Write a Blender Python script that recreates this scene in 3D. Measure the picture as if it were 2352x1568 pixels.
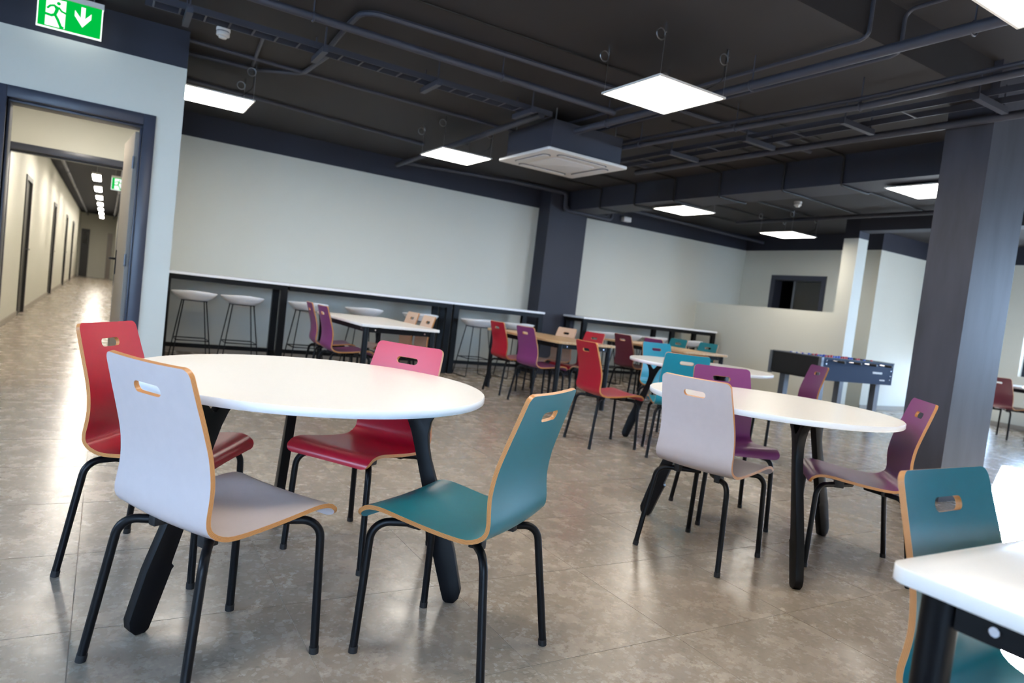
import bpy, bmesh, math, random
from mathutils import Vector, Matrix
random.seed(7)
PI = math.pi
sc = bpy.context.scene
for o in list(bpy.data.objects): bpy.data.objects.remove(o)
COL = sc.collection

# ------------------------------------------------------------------ camera
YAW, PITCH, ROLL, CAMH, FPX = .543, -.0563, .1171, 1.0864, 1568.0
fwd = Vector((math.sin(YAW)*math.cos(PITCH), math.cos(YAW)*math.cos(PITCH), math.sin(PITCH)))
rgt = Vector((math.cos(YAW), -math.sin(YAW), 0)); upv = rgt.cross(fwd)
cr = math.cos(ROLL)*rgt + math.sin(ROLL)*upv; cu = -math.sin(ROLL)*rgt + math.cos(ROLL)*upv
cam_d = bpy.data.cameras.new('camera'); cam = bpy.data.objects.new('camera', cam_d); COL.objects.link(cam)
cam.matrix_world = Matrix(((cr.x, cu.x, -fwd.x, 0), (cr.y, cu.y, -fwd.y, 0), (cr.z, cu.z, -fwd.z, CAMH), (0, 0, 0, 1)))
cam_d.sensor_fit = 'HORIZONTAL'; cam_d.sensor_width = 36; cam_d.lens = 36*FPX/2352; cam_d.clip_start = .05; cam_d.clip_end = 400
cam_d.dof.use_dof = True; cam_d.dof.focus_distance = 2.25; cam_d.dof.aperture_fstop = 3.2
sc.camera = cam
def proj(p):
    v = Vector(p) - Vector((0, 0, CAMH)); d = v.dot(fwd)
    return (1176 + FPX*v.dot(cr)/d, 784 - FPX*v.dot(cu)/d, d)

# ------------------------------------------------------------------ light and exposure
SKY, PANEL, CORR, SUN = 25.0, 28.0, 75.0, 110.0
w = bpy.data.worlds.new('sky'); sc.world = w; w.use_nodes = True
nt = w.node_tree; bg = nt.nodes['Background']
bg.inputs['Color'].default_value = (.46, .68, 1.0, 1); bg.inputs['Strength'].default_value = SKY
sun_d = bpy.data.lights.new('sun', 'SUN'); sun_d.energy = SUN; sun_d.angle = .02; sun_d.color = (.86, .93, 1.0)
sun = bpy.data.objects.new('sun', sun_d); COL.objects.link(sun); sun.location = (20, 8, 6)
sun.rotation_euler = Vector((-.92, -.36, -.22)).to_track_quat('-Z', 'Y').to_euler()
sc.view_settings.view_transform = 'Standard'; sc.view_settings.look = 'None'
sc.view_settings.exposure = 0.10; sc.view_settings.gamma = 1.0; sc.view_settings.use_curve_mapping = False

# ------------------------------------------------------------------ materials
def lin(c):
    return tuple(((x/255)/12.92 if x/255 <= .04045 else ((x/255+.055)/1.055)**2.4) for x in c) + (1,)
class N:
    def __init__(s, name):
        s.m = bpy.data.materials.new(name); s.m.use_nodes = True; s.t = s.m.node_tree
        s.b = s.t.nodes['Principled BSDF']; s.out = s.t.nodes['Material Output']
    def n(s, typ, **k):
        x = s.t.nodes.new(typ)
        for a, v in k.items():
            if a.startswith('i_'): x.inputs[a[2:].replace('_', ' ')].default_value = v
            else: setattr(x, a, v)
        return x
    def l(s, a, b): s.t.links.new(a, b)
    def mix(s, f, a, b, bt='MIX'):
        x = s.n('ShaderNodeMix', data_type='RGBA', blend_type=bt)
        for i, v in ((0, f), (6, a), (7, b)):
            if isinstance(v, bpy.types.NodeSocket): s.l(v, x.inputs[i])
            else: x.inputs[i].default_value = v
        return x.outputs[2]
    def ramp(s, fac, stops, interp='LINEAR'):
        x = s.n('ShaderNodeValToRGB'); x.color_ramp.interpolation = interp; e = x.color_ramp.elements
        while len(e) < len(stops): e.new(.5)
        for q, (p, c) in zip(e, stops): q.position = p; q.color = c
        s.l(fac, x.inputs[0]); return x.outputs[0]
    def math(s, op, a, b=None):
        x = s.n('ShaderNodeMath', operation=op)
        for i, v in enumerate((a, b)):
            if v is None: continue
            if isinstance(v, bpy.types.NodeSocket): s.l(v, x.inputs[i])
            else: x.inputs[i].default_value = v
        return x.outputs[0]
def plain(name, rgb, rough=.5, metal=0., spec=.5, var=.06, scale=40, bump=0., bscale=300, coat=0.):
    s = N(name); b = s.b
    tc = s.n('ShaderNodeTexCoord'); no = s.n('ShaderNodeTexNoise'); no.inputs['Scale'].default_value = scale; no.inputs['Detail'].default_value = 4
    s.l(tc.outputs['Object'], no.inputs['Vector'])
    c = lin(rgb); d = tuple(x*(1-var) for x in c[:3])+(1,); e = tuple(min(1, x*(1+var)) for x in c[:3])+(1,)
    s.l(s.mix(no.outputs[0], d, e), b.inputs['Base Color'])
    b.inputs['Roughness'].default_value = rough; b.inputs['Metallic'].default_value = metal; b.inputs['Specular IOR Level'].default_value = spec
    b.inputs['Coat Weight'].default_value = coat
    if bump:
        n2 = s.n('ShaderNodeTexNoise'); n2.inputs['Scale'].default_value = bscale; s.l(tc.outputs['Object'], n2.inputs['Vector'])
        bp = s.n('ShaderNodeBump'); bp.inputs['Strength'].default_value = bump; bp.inputs['Distance'].default_value = .002
        s.l(n2.outputs[0], bp.inputs['Height']); s.l(bp.outputs[0], b.inputs['Normal'])
    return s.m
def emit(name, rgb, st):
    s = N(name); e = s.n('ShaderNodeEmission'); e.inputs[0].default_value = lin(rgb); e.inputs[1].default_value = st
    s.l(e.outputs[0], s.out.inputs[0]); return s.m
PAINT_Z = 2.655
def wall_paint(name, low, high, z=PAINT_Z):
    s = N(name); g = s.n('ShaderNodeNewGeometry'); sx = s.n('ShaderNodeSeparateXYZ'); s.l(g.outputs['Position'], sx.inputs[0])
    f = s.math('GREATER_THAN', sx.outputs[2], z)
    no = s.n('ShaderNodeTexNoise'); no.inputs['Scale'].default_value = 1.3; no.inputs['Detail'].default_value = 5; s.l(g.outputs['Position'], no.inputs['Vector'])
    a, b = lin(low), tuple(x*.94 for x in lin(low)[:3])+(1,)
    s.l(s.mix(f, s.mix(no.outputs[0], a, b), lin(high)), s.b.inputs['Base Color'])
    s.b.inputs['Roughness'].default_value = .62; s.b.inputs['Specular IOR Level'].default_value = .35
    n2 = s.n('ShaderNodeTexNoise'); n2.inputs['Scale'].default_value = 140; s.l(g.outputs['Position'], n2.inputs['Vector'])
    bp = s.n('ShaderNodeBump'); bp.inputs['Strength'].default_value = .12; bp.inputs['Distance'].default_value = .002
    s.l(n2.outputs[0], bp.inputs['Height']); s.l(bp.outputs[0], s.b.inputs['Normal'])
    return s.m
NAVY = (40, 43, 56)
M = {}
M['wall'] = wall_paint('wall_paint', (207, 207, 197), NAVY)
M['hall'] = wall_paint('hall_paint', (208, 207, 196), NAVY, 2.9)
M['half'] = wall_paint('half_wall_paint', (209, 209, 199), NAVY)
M['ceiling'] = plain('ceiling_paint', (37, 35, 39), .75, var=.12, scale=1.5, bump=.1, bscale=60)
M['navy'] = plain('navy_paint', NAVY, .6, var=.1, scale=3)
M['hallceil'] = plain('hall_ceiling_paint', (20, 24, 38), .8, var=.2, scale=2)
M['pipe'] = plain('painted_pipe', (56, 59, 72), .5, var=.08, scale=6)
M['frame'] = plain('door_frame_metal', (52, 56, 70), .35, var=.04)
M['leaf'] = plain('door_leaf_grey', (140, 132, 124), .4, var=.04)
M['dark'] = plain('unlit_room_shade', (14, 14, 17), .8)
M['darkdoor'] = plain('dark_door_leaf', (34, 33, 34), .45)
M['black'] = plain('black_metal', (6, 7, 11), .42, spec=.22, var=.05, scale=60, bump=.05, bscale=500)
M['rubber'] = plain('black_rubber', (16, 16, 18), .6)
M['white'] = plain('white_laminate', (240, 236, 230), .22, var=.01, spec=.5)
M['whiteedge'] = plain('white_edge_band', (232, 234, 238), .35, var=.01)
M['plastic'] = plain('white_plastic', (226, 224, 222), .35, var=.02)
M['chrome'] = plain('zinc', (200, 200, 205), .25, metal=1., var=.02)
M['wire'] = plain('steel_wire', (150, 152, 156), .35, metal=1., var=.02)
M['glass'] = None
M['green'] = emit('sign_green', (0, 175, 62), 1.15)
M['signwhite'] = emit('sign_white', (245, 255, 250), 1.3)
M['panel'] = emit('led_panel', (255, 246, 232), PANEL)
M['corrlight'] = emit('hall_lamp', (255, 246, 232), CORR)
M['baseboard'] = plain('baseboard_tile', (150, 142, 132), .4)
M['grout'] = plain('grout', (168, 158, 145), .8, var=.1, scale=20)
M['ground'] = plain('outside_paving', (150, 150, 148), .9, var=.1, scale=2)
M['alu'] = plain('grey_aluminium', (120, 124, 132), .4, metal=.6)
M['foosblue'] = plain('blue_black_panel', (10, 32, 60), .6, spec=.2, var=.08, scale=4)
M['foosblack'] = plain('black_panel', (16, 16, 18), .55)
M['pitch'] = plain('green_pitch', (40, 120, 60), .5)
M['redp'] = plain('red_plastic', (190, 40, 50), .4)
M['bluep'] = plain('blue_plastic', (30, 70, 180), .4)
def glass():
    s = N('window_glass'); t = s.n('ShaderNodeBsdfTransparent'); g = s.n('ShaderNodeBsdfGlossy'); g.inputs['Roughness'].default_value = .02
    fr = s.n('ShaderNodeFresnel'); fr.inputs[0].default_value = 1.45
    x = s.n('ShaderNodeMixShader'); s.l(fr.outputs[0], x.inputs[0]); s.l(t.outputs[0], x.inputs[1]); s.l(g.outputs[0], x.inputs[2])
    s.l(x.outputs[0], s.out.inputs[0]); return s.m
M['glass'] = glass()
def ply():
    s = N('plywood_edge'); uv = s.n('ShaderNodeUVMap'); sx = s.n('ShaderNodeSeparateXYZ'); s.l(uv.outputs[0], sx.inputs[0])
    fr = s.math('FRACT', s.math('MULTIPLY', sx.outputs[1], 4.5))
    c = s.ramp(fr, [(0, lin((206, 142, 78))), (.42, lin((212, 152, 88))), (.52, lin((132, 72, 38))), (.9, lin((148, 84, 46))), (1, lin((206, 142, 78)))])
    mp = s.n('ShaderNodeTexNoise'); mp.inputs['Scale'].default_value = 60; s.l(uv.outputs[0], mp.inputs['Vector'])
    s.l(s.mix(.25, c, s.ramp(mp.outputs[0], [(.3, lin((170, 100, 52))), (.7, lin((224, 166, 102)))])), s.b.inputs['Base Color'])
    s.b.inputs['Roughness'].default_value = .38; return s.m
M['ply'] = ply()
def wood():
    s = N('oak_laminate'); tc = s.n('ShaderNodeTexCoord'); mp = s.n('ShaderNodeMapping'); mp.inputs['Scale'].default_value = (30, 2, 1)
    s.l(tc.outputs['Object'], mp.inputs[0]); no = s.n('ShaderNodeTexNoise'); no.inputs['Scale'].default_value = 2; no.inputs['Detail'].default_value = 6; s.l(mp.outputs[0], no.inputs['Vector'])
    s.l(s.ramp(no.outputs[0], [(.3, lin((186, 148, 104))), (.7, lin((214, 178, 132)))]), s.b.inputs['Base Color'])
    s.b.inputs['Roughness'].default_value = .3; return s.m
M['wood'] = wood()
def concrete():
    s = N('dark_column_paint'); g = s.n('ShaderNodeNewGeometry')
    mp = s.n('ShaderNodeMapping'); mp.inputs['Scale'].default_value = (6, 6, 1.2); s.l(g.outputs['Position'], mp.inputs[0])
    no = s.n('ShaderNodeTexNoise'); no.inputs['Scale'].default_value = 1.4; no.inputs['Detail'].default_value = 7; s.l(mp.outputs[0], no.inputs['Vector'])
    s.l(s.ramp(no.outputs[0], [(.30, lin((50, 50, 58))), (.5, lin((60, 60, 70))), (.75, lin((66, 66, 76)))]), s.b.inputs['Base Color'])
    s.b.inputs['Roughness'].default_value = .5
    bp = s.n('ShaderNodeBump'); bp.inputs['Strength'].default_value = .25; bp.inputs['Distance'].default_value = .004
    s.l(no.outputs[0], bp.inputs['Height']); s.l(bp.outputs[0], s.b.inputs['Normal']); return s.m
M['column'] = concrete()
def tile():
    s = N('breccia_tile'); g = s.n('ShaderNodeNewGeometry'); oi = s.n('ShaderNodeObjectInfo')
    off = s.n('ShaderNodeCombineXYZ'); r = s.math('MULTIPLY', oi.outputs['Random'], 60.); s.l(r, off.inputs[2])
    va = s.n('ShaderNodeVectorMath', operation='ADD'); s.l(g.outputs['Position'], va.inputs[0]); s.l(off.outputs[0], va.inputs[1])
    ds = s.n('ShaderNodeTexNoise'); ds.inputs['Scale'].default_value = 9; ds.inputs['Detail'].default_value = 3; s.l(va.outputs[0], ds.inputs['Vector'])
    vs = s.n('ShaderNodeVectorMath', operation='SCALE'); vs.inputs['Scale'].default_value = .035; s.l(ds.outputs['Color'], vs.inputs[0])
    vv = s.n('ShaderNodeVectorMath', operation='ADD'); s.l(va.outputs[0], vv.inputs[0]); s.l(vs.outputs[0], vv.inputs[1])
    n1 = s.n('ShaderNodeTexNoise'); n1.inputs['Scale'].default_value = 7; n1.inputs['Detail'].default_value = 10; n1.inputs['Roughness'].default_value = .72; s.l(vv.outputs[0], n1.inputs['Vector'])
    col = s.ramp(n1.outputs[0], [(.30, lin((138, 126, 113))), (.5, lin((151, 139, 124))), (.70, lin((164, 151, 136)))])
    for sca, thr, w1, cols in ((13, .80, .22, ((186, 174, 158), (144, 132, 119))), (30, .62, .42, ((194, 182, 166), (128, 117, 106))), (70, .55, .45, ((198, 187, 172), (116, 106, 96)))):
        vo = s.n('ShaderNodeTexVoronoi'); vo.inputs['Scale'].default_value = sca; s.l(vv.outputs[0], vo.inputs['Vector'])
        ve = s.n('ShaderNodeTexVoronoi', feature='DISTANCE_TO_EDGE'); ve.inputs['Scale'].default_value = sca; s.l(vv.outputs[0], ve.inputs['Vector'])
        sp = s.n('ShaderNodeSeparateColor'); s.l(vo.outputs['Color'], sp.inputs[0])
        on = s.math('GREATER_THAN', sp.outputs[0], thr)
        edge = s.ramp(ve.outputs['Distance'], [(.05, (0, 0, 0, 1)), (.12, (1, 1, 1, 1))])
        f = s.math('MULTIPLY', s.math('MULTIPLY', on, edge), s.math('MULTIPLY', sp.outputs[2], w1))
        col = s.mix(f, col, s.mix(s.math('GREATER_THAN', sp.outputs[1], .35), lin(cols[1]), lin(cols[0])))
    s.l(col, s.b.inputs['Base Color'])
    rr = s.ramp(n1.outputs[0], [(.3, (.20, .20, .20, 1)), (.7, (.32, .32, .32, 1))]); s.l(rr, s.b.inputs['Roughness'])
    s.b.inputs['Specular IOR Level'].default_value = .5
    return s.m
M['tile'] = tile()
def lam(name, rgb, rough=.34):
    return plain(name, rgb, rough, var=.05, scale=30, spec=.65, bump=.03, bscale=900)
LAM = dict(grey=lam('laminate_pale_grey', (192, 180, 178), .42), red=lam('laminate_red', (172, 12, 42), .32), teal=lam('laminate_teal', (14, 108, 120)),
           plum=lam('laminate_plum', (122, 50, 104)), maroon=lam('laminate_maroon', (96, 34, 52)), beige=lam('laminate_beige', (212, 178, 152), .42), turq=lam('laminate_turquoise', (10, 142, 164)))

# ------------------------------------------------------------------ mesh helpers
class MB:
    def __init__(s): s.v = []; s.f = []; s.m = []
    def add(s, vs, fs, mi=0):
        k = len(s.v); s.v += [tuple(v) for v in vs]; s.f += [tuple(i+k for i in f) for f in fs]; s.m += [mi]*len(fs); return s
    def box(s, x0, x1, y0, y1, z0, z1, mi=0):
        vs = [(x, y, z) for z in (z0, z1) for y in (y0, y1) for x in (x0, x1)]
        return s.add(vs, [(0, 2, 3, 1), (4, 5, 7, 6), (0, 1, 5, 4), (2, 6, 7, 3), (0, 4, 6, 2), (1, 3, 7, 5)], mi)
    def tube(s, path, r, n=10, fillet=0., closed=False, mi=0, seg=6, cap=True):
        P = [Vector(p) for p in path]
        if fillet > 0 and len(P) > 2:
            Q = [P[0]]
            for i in range(1, len(P)-1):
                a, b, c = P[i-1], P[i], P[i+1]; d1 = (a-b); d2 = (c-b); l1, l2 = d1.length, d2.length; d1.normalize(); d2.normalize()
                ang = d1.angle(d2)
                if ang > PI-.05: Q.append(b); continue
                t = min(fillet/math.tan(ang/2), l1*.48, l2*.48); rr = t*math.tan(ang/2)
                ctr = b+(d1+d2).normalized()*(rr/math.sin(ang/2)); p0 = b+d1*t; p1 = b+d2*t; a0 = p0-ctr; a1 = p1-ctr; th = a0.angle(a1)
                for k in range(seg+1):
                    f = k/seg; Q.append(ctr+(a0*math.sin((1-f)*th)+a1*math.sin(f*th))/math.sin(th))
            Q.append(P[-1]); P = Q
        m = len(P); vs = []; ref = None
        for i, p in enumerate(P):
            if closed: t = (P[(i+1) % m]-P[i-1])
            else: t = (P[min(i+1, m-1)]-P[max(i-1, 0)])
            t.normalize()
            if ref is None: ref = t.orthogonal()
            ref = (ref-t*ref.dot(t)); ref.normalize(); b = t.cross(ref)
            for k in range(n):
                a = 2*PI*k/n; vs.append(p+(ref*math.cos(a)+b*math.sin(a))*r)
        fs = []
        for i in range(m if closed else m-1):
            for k in range(n):
                j = (i+1) % m; fs.append((i*n+k, i*n+(k+1) % n, j*n+(k+1) % n, j*n+k))
        if cap and not closed: fs += [tuple(range(n))[::-1], tuple((m-1)*n+k for k in range(n))]
        return s.add(vs, fs, mi)
    def prism(s, poly, z0, z1, fn=None, mi=0):
        """poly: 2-D outline (convex or not); fn maps (a, b, c) to a point"""
        fn = fn or (lambda a, b, c: (a, b, c)); n = len(poly)
        bm = bmesh.new(); vs = [bm.verts.new((p[0], p[1], 0)) for p in poly]; f = bm.faces.new(vs); f.normal_update()
        if f.normal.z < 0 or sum(poly[i][0]*poly[(i+1) % n][1]-poly[(i+1) % n][0]*poly[i][1] for i in range(n)) < 0: f.normal_flip()
        r = bmesh.ops.triangulate(bm, faces=[f]); bm.verts.index_update(); tris = [tuple(v.index for v in q.verts) for q in bm.faces]; bm.free()
        ccw = sum(poly[i][0]*poly[(i+1) % n][1]-poly[(i+1) % n][0]*poly[i][1] for i in range(n)) > 0
        A = [fn(p[0], p[1], z0) for p in poly]+[fn(p[0], p[1], z1) for p in poly]
        fs = [t[::-1] for t in tris]+[tuple(i+n for i in t) for t in tris]
        for i in range(n):
            j = (i+1) % n; q = (i, j, j+n, i+n); fs.append(q if ccw else q[::-1])
        return s.add(A, fs, mi)
    def disc(s, c, r, z0, z1, n=48, mi=0, ry=None):
        ry = ry or r
        return s.prism([(c[0]+r*math.cos(2*PI*k/n), c[1]+ry*math.sin(2*PI*k/n)) for k in range(n)], z0, z1, mi=mi)
    def build(s, name, mats, parent=None, ang=35, bevel=0):
        me = bpy.data.meshes.new(name); me.from_pydata(s.v, [], s.f)
        if not isinstance(mats, (list, tuple)): mats = [mats]
        for m in mats: me.materials.append(m)
        me.polygons.foreach_set('material_index', s.m)
        bm = bmesh.new(); bm.from_mesh(me); bmesh.ops.recalc_face_normals(bm, faces=bm.faces[:])
        if bevel:
            es = [e for e in bm.edges if len(e.link_faces) == 2 and e.calc_face_angle(0) > .6]
            bmesh.ops.bevel(bm, geom=es, offset=bevel, segments=2, affect='EDGES', profile=.5)
        bm.to_mesh(me); bm.free()
        me.shade_smooth(); me.set_sharp_from_angle(angle=math.radians(ang))
        o = bpy.data.objects.new(name, me); COL.objects.link(o)
        if parent is not None: o.parent = parent
        return o
def rrect(x0, x1, y0, y1, r, n=5):
    o = []
    for cx, cy, a in ((x1-r, y1-r, 0), (x0+r, y1-r, PI/2), (x0+r, y0+r, PI), (x1-r, y0+r, 3*PI/2)):
        o += [(cx+r*math.cos(a+PI/2*k/n), cy+r*math.sin(a+PI/2*k/n)) for k in range(n+1)]
    return o
def tag(o, label, cat, group=None):
    o['label'] = label; o['category'] = cat
    if group: o['group'] = group
    return o
def thing(name, label, cat, loc=(0, 0, 0), rz=0., group=None):
    o = bpy.data.objects.new(name, None); COL.objects.link(o); o.location = loc; o.rotation_euler = (0, 0, rz); o.empty_display_size = .1
    return tag(o, label, cat, group)
def struct(o): o['kind'] = 'structure'; return o
def dup(root, loc, rz, label, group=None, parent=None):
    r = root.copy(); COL.objects.link(r)
    if parent is None:
        r.location = loc; r.rotation_euler = (0, 0, rz); r['label'] = label
        if group: r['group'] = group
    else: r.parent = parent
    for c in list(root.children): dup(c, None, None, None, None, r)
    return r
def B(x0, x1, y0, y1, z0, z1, name, mat, parent=None, bevel=0): return MB().box(x0, x1, y0, y1, z0, z1).build(name, mat, parent, bevel=bevel)

# ------------------------------------------------------------------ the room
CEIL, CEIL2, YF, YL, XE, XR, YB, XL = 2.95, 3.22, 9.45, 6.30, 10.86, 12.7, -3.4, -4.6
RISE = 2.66
def wall(name, axis, c0, c1, u0, u1, z0, z1, holes, mat):
    """slab between c0 and c1 on `axis`, running u0..u1 along the other axis, with (u0,u1,z0,z1) openings"""
    mb = MB(); us = sorted({u0, u1, *[h[0] for h in holes], *[h[1] for h in holes]})
    for a, b in zip(us, us[1:]):
        zs = [(z0, z1)]
        for h in holes:
            if h[0] < (a+b)/2 < h[1]:
                zs = [q for p in zs for q in ((p[0], max(p[0], min(p[1], h[2]))), (min(p[1], max(p[0], h[3])), p[1])) if q[1]-q[0] > 1e-4]
        for p, q in zs:
            if axis == 'x': mb.box(c0, c1, a, b, p, q)
            else: mb.box(a, b, c0, c1, p, q)
    return struct(mb.build(name, mat))
# ceiling: lower slab over the far part, higher slab over the near part
struct(B(XL-.3, XR+.3, RISE, YF+.2, CEIL, CEIL+.6, 'ceiling', M['ceiling']))
struct(B(-1.6, .6, YF+.2, 38, CEIL, CEIL+.6, 'ceiling', M['hallceil']))
struct(B(XL-.3, XR+.3, YB-.3, RISE, CEIL2, CEIL2+.33, 'ceiling', M['ceiling']))
# walls
wall('wall_left', 'y', YL, YL+.22, XL, .45, 0, CEIL, [(-.70, .20, 0, 2.165)], M['wall'])
wall('wall_return', 'x', .36, .45, YL+.22, YF, 0, CEIL, [], M['wall'])
wall('wall_far', 'y', YF, YF+.2, .36, XE+.2, 0, CEIL, [], M['wall'])
wall('wall_end', 'x', XE, XE+.2, 6.66, YF, 0, CEIL, [(7.62, 8.70, 1.2, 2.14)], M['wall'])
wall('wall_recess', 'y', 6.66, 6.8, XE+.2, XR+.2, 0, CEIL, [], M['wall'])
RW = [(3.0, 5.22), (.5, 2.7), (5.52, 6.56)]  # last opening added low behind the column to brighten the recess wall
wall('wall_right', 'x', XR, XR+.25, YB, 6.66, 0, CEIL2, [(a, b, .86 if a < 5 else .06, 2.75 if a < 5 else .98) for a, b in RW], M['wall'])
BW = [(-4.2, -2.6), (-2.2, -.4), (9.8, 12.2)]  # unseen openings, added and placed for the daylight they let in
wall('wall_back', 'y', YB-.25, YB, XL, XR, 0, CEIL2, [(a, b, .50, 2.9) for a, b in BW], M['wall'])
SW = [(1.2, 4.4)]  # unseen opening, added high up so its reflection reaches the red chair
wall('wall_side', 'x', XL-.25, XL, YB, YL, 0, CEIL2, [(a, b, 1.55, 2.9) for a, b in SW], M['wall'])
k = 0
def window(name, axis, c, a, b, z0, z1, depth):
    """frame, mullion and two panes in an opening"""
    t = .06; mb = MB()
    f = (lambda u0, u1, p, q, e=.03: mb.box(c-e, c+e, u0, u1, p, q)) if axis == 'x' else (lambda u0, u1, p, q, e=.03: mb.box(u0, u1, c-e, c+e, p, q))
    f(a, a+t, z0, z1); f(b-t, b, z0, z1); f(a+t, b-t, z0, z0+t); f(a+t, b-t, z1-t, z1)
    m = (a+b)/2; f(m-t/2, m+t/2, z0+t, z1-t)
    fr = struct(mb.build(name, M['frame']))
    for u0, u1 in ((a+t, m-t/2), (m+t/2, b-t)):
        if axis == 'x': B(c-.004, c+.004, u0, u1, z0+t, z1-t, 'pane', M['glass'], fr)
        else: B(u0, u1, c-.004, c+.004, z0+t, z1-t, 'pane', M['glass'], fr)
n = 1
for a, b in RW: window('window_%d' % n, 'x', XR+.15, a, b, .86 if a < 5 else .06, 2.75 if a < 5 else .98, .1); n += 1
for a, b in BW: window('window_%d' % n, 'y', YB-.15, a, b, .50, 2.9, .1); n += 1
for a, b in SW: window('window_%d' % n, 'x', XL-.15, a, b, 1.55, 2.9, .1); n += 1
struct(B(-60, 60, -60, 60, -.5, -.42, 'ground', M['ground']))
# vertical drop between the two ceiling heights is the slab edge; columns and beams
struct(B(5.37, 6.0, 2.6, 2.93, 0, CEIL2, 'column_near', M['column']))
struct(B(5.34, 6.03, 2.57, 2.96, 0, .09, 'baseboard_column', M['column']))
struct(B(5.92, 6.66, 9.13, YF, 0, CEIL, 'column_far', M['navy']))
struct(B(6.25, 6.72, 2.93, 9.13, 2.655, CEIL, 'beam_long', M['navy']))
struct(B(9.62, 9.86, 6.28, 6.52, 0, CEIL, 'post_white', M['half']))
struct(B(9.60, 9.88, 2.9, 6.28, 2.76, CEIL, 'beam_short', M['navy']))
wall('wall_half', 'x', 9.70, 9.82, 6.52, YF, 0, 1.515, [], M['half'])
# baseboards
struct(B(.45, 5.92, YF-.012, YF, 0, .08, 'baseboard_far', M['baseboard']))
struct(B(6.66, 9.70, YF-.012, YF, 0, .08, 'baseboard_far', M['baseboard']))
struct(B(XE, XR, 6.648, 6.66, 0, .08, 'baseboard_recess', M['baseboard']))
struct(B(XR-.012, XR, YB, 6.648, 0, .08, 'baseboard_right', M['baseboard']))
struct(B(9.688, 9.70, 6.52, YF-.012, 0, .08, 'baseboard_half', M['baseboard']))
struct(B(.28, .45, YL-.012, YL, 0, .08, 'baseboard_left', M['baseboard']))
# serving hatch in the end wall: dark frame, room behind coloured near black for its shade, a sliding pane edge
hb = MB(); Y0, Y1, Z0, Z1 = 7.58, 8.74, 1.16, 2.19
for (a, b, p, q) in ((Y0, Y0+.09, Z0, Z1), (Y1-.09, Y1, Z0, Z1), (Y0+.09, Y1-.09, Z1-.09, Z1), (Y0+.09, Y1-.09, Z0, Z0+.09)): hb.box(XE-.02, XE+.2, a, b, p, q)
hw = struct(hb.build('window_hatch', M['frame']))
B(XE+.10, XE+.13, 8.28, 8.32, Z0+.09, Z1-.09, 'mullion', M['alu'], hw)
B(XE+.11, XE+.118, Y0+.09, 8.28, Z0+.09, Z1-.09, 'pane', M['glass'], hw)
rb = MB(); rb.box(XE+.2, XE+1.7, 6.8, 6.86, 0, CEIL); rb.box(XE+.2, XE+1.7, 6.86, YF, 0, .02); rb.box(XE+.2, XE+1.7, 6.86, YF, CEIL-.02, CEIL); rb.box(XE+1.6, XE+1.7, 6.86, YF, .02, CEIL-.02); rb.box(XE+.2, XE+1.7, YF, YF+.1, 0, CEIL); struct(rb.build('wall_hatch_room', M['dark']))
# corridor behind the left wall
CX0, CX1, CY2, CYE = -1.12, .30, 8.9, 37.
wall('wall_lobby_left', 'x', -1.35, -1.25, YL+.22, CY2, 0, CEIL, [], M['hall'])
wall('wall_lobby_back', 'y', CY2, CY2+.14, -1.35, .36, 0, CEIL, [(-1.0, .15, 0, 2.12)], M['hall'])
HD = [(12.8, 13.75), (19.1, 20.1), (24.8, 25.8), (29.5, 30.5)]
wall('wall_hall_left', 'x', CX0-.16, CX0, CY2+.14, CYE, 0, CEIL, [(a, b, 0, 2.16) for a, b in HD], M['hall'])
wall('wall_hall_right', 'x', CX1, CX1+.06, CY2+.14, CYE, 0, CEIL, [], M['hall'])
wall('wall_hall_end', 'y', CYE, CYE+.15, CX0-.2, CX1+.2, 0, CEIL, [], M['hall'])
struct(B(CX0, CX0+.012, CY2+.14, 12.78, 0, .08, 'baseboard_hall', M['baseboard']))
for (a, b) in zip([h[1]+.02 for h in HD], [h[0]-.02 for h in HD[1:]]+[CYE]): struct(B(CX0, CX0+.012, a, b, 0, .08, 'baseboard_hall', M['baseboard']))
def door_frame(name, x0, x1, yc, z1, w_, d0, d1, mat):
    mb = MB(); 
    for a, b in ((x0-w_, x0), (x1, x1+w_)): mb.box(a, b, yc-d0, yc+d1, 0, z1+w_)
    mb.box(x0, x1, yc-d0, yc+d1, z1, z1+w_)
    # rebate steps inside the opening
    for a, b in ((x0, x0+.018), (x1-.018, x1)): mb.box(a, b, yc+.05, yc+d1-.02, 0, z1-.02)
    mb.box(x0, x1, yc+.05, yc+d1-.02, z1-.02, z1)
    return struct(mb.build(name, mat, bevel=.004))
door_frame('door_1', -.70, .175, YL, 2.145, .085, .018, .235, M['frame'])
door_frame('door_2', -.95, .10, CY2, 2.07, .07, .015, .155, M['frame'])
for i, (a, b) in enumerate(HD):
    mb = MB(); X = CX0
    for p, q in ((a, a+.07), (b-.07, b)): mb.box(X-.12, X+.018, p, q, 0, 2.16)
    mb.box(X-.12, X+.018, a+.07, b-.07, 2.09, 2.16)
    fr = struct(mb.build('door_%d' % (3+i), M['darkdoor']))
    B(X-.06, X-.02, a+.07, b-.07, 0, 2.09, 'leaf', M['darkdoor'], fr)
    MB().tube([(X-.02, b-.14, 1.03), (X+.045, b-.14, 1.03), (X+.045, b-.26, 1.03)], .009, 8, .012).build('handle', M['chrome'], fr)
fr = struct(B(-1.05, -.72, CYE-.03, CYE, 0, 2.16, 'door_7', M['darkdoor']))
B(-.98, -.80, CYE-.04, CYE-.03, 1.5, 2.0, 'pane', M['glass'], fr)
fr = struct(B(-.02, .18, CYE-.03, CYE, 0, 2.1, 'door_8', M['leaf']))
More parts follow.
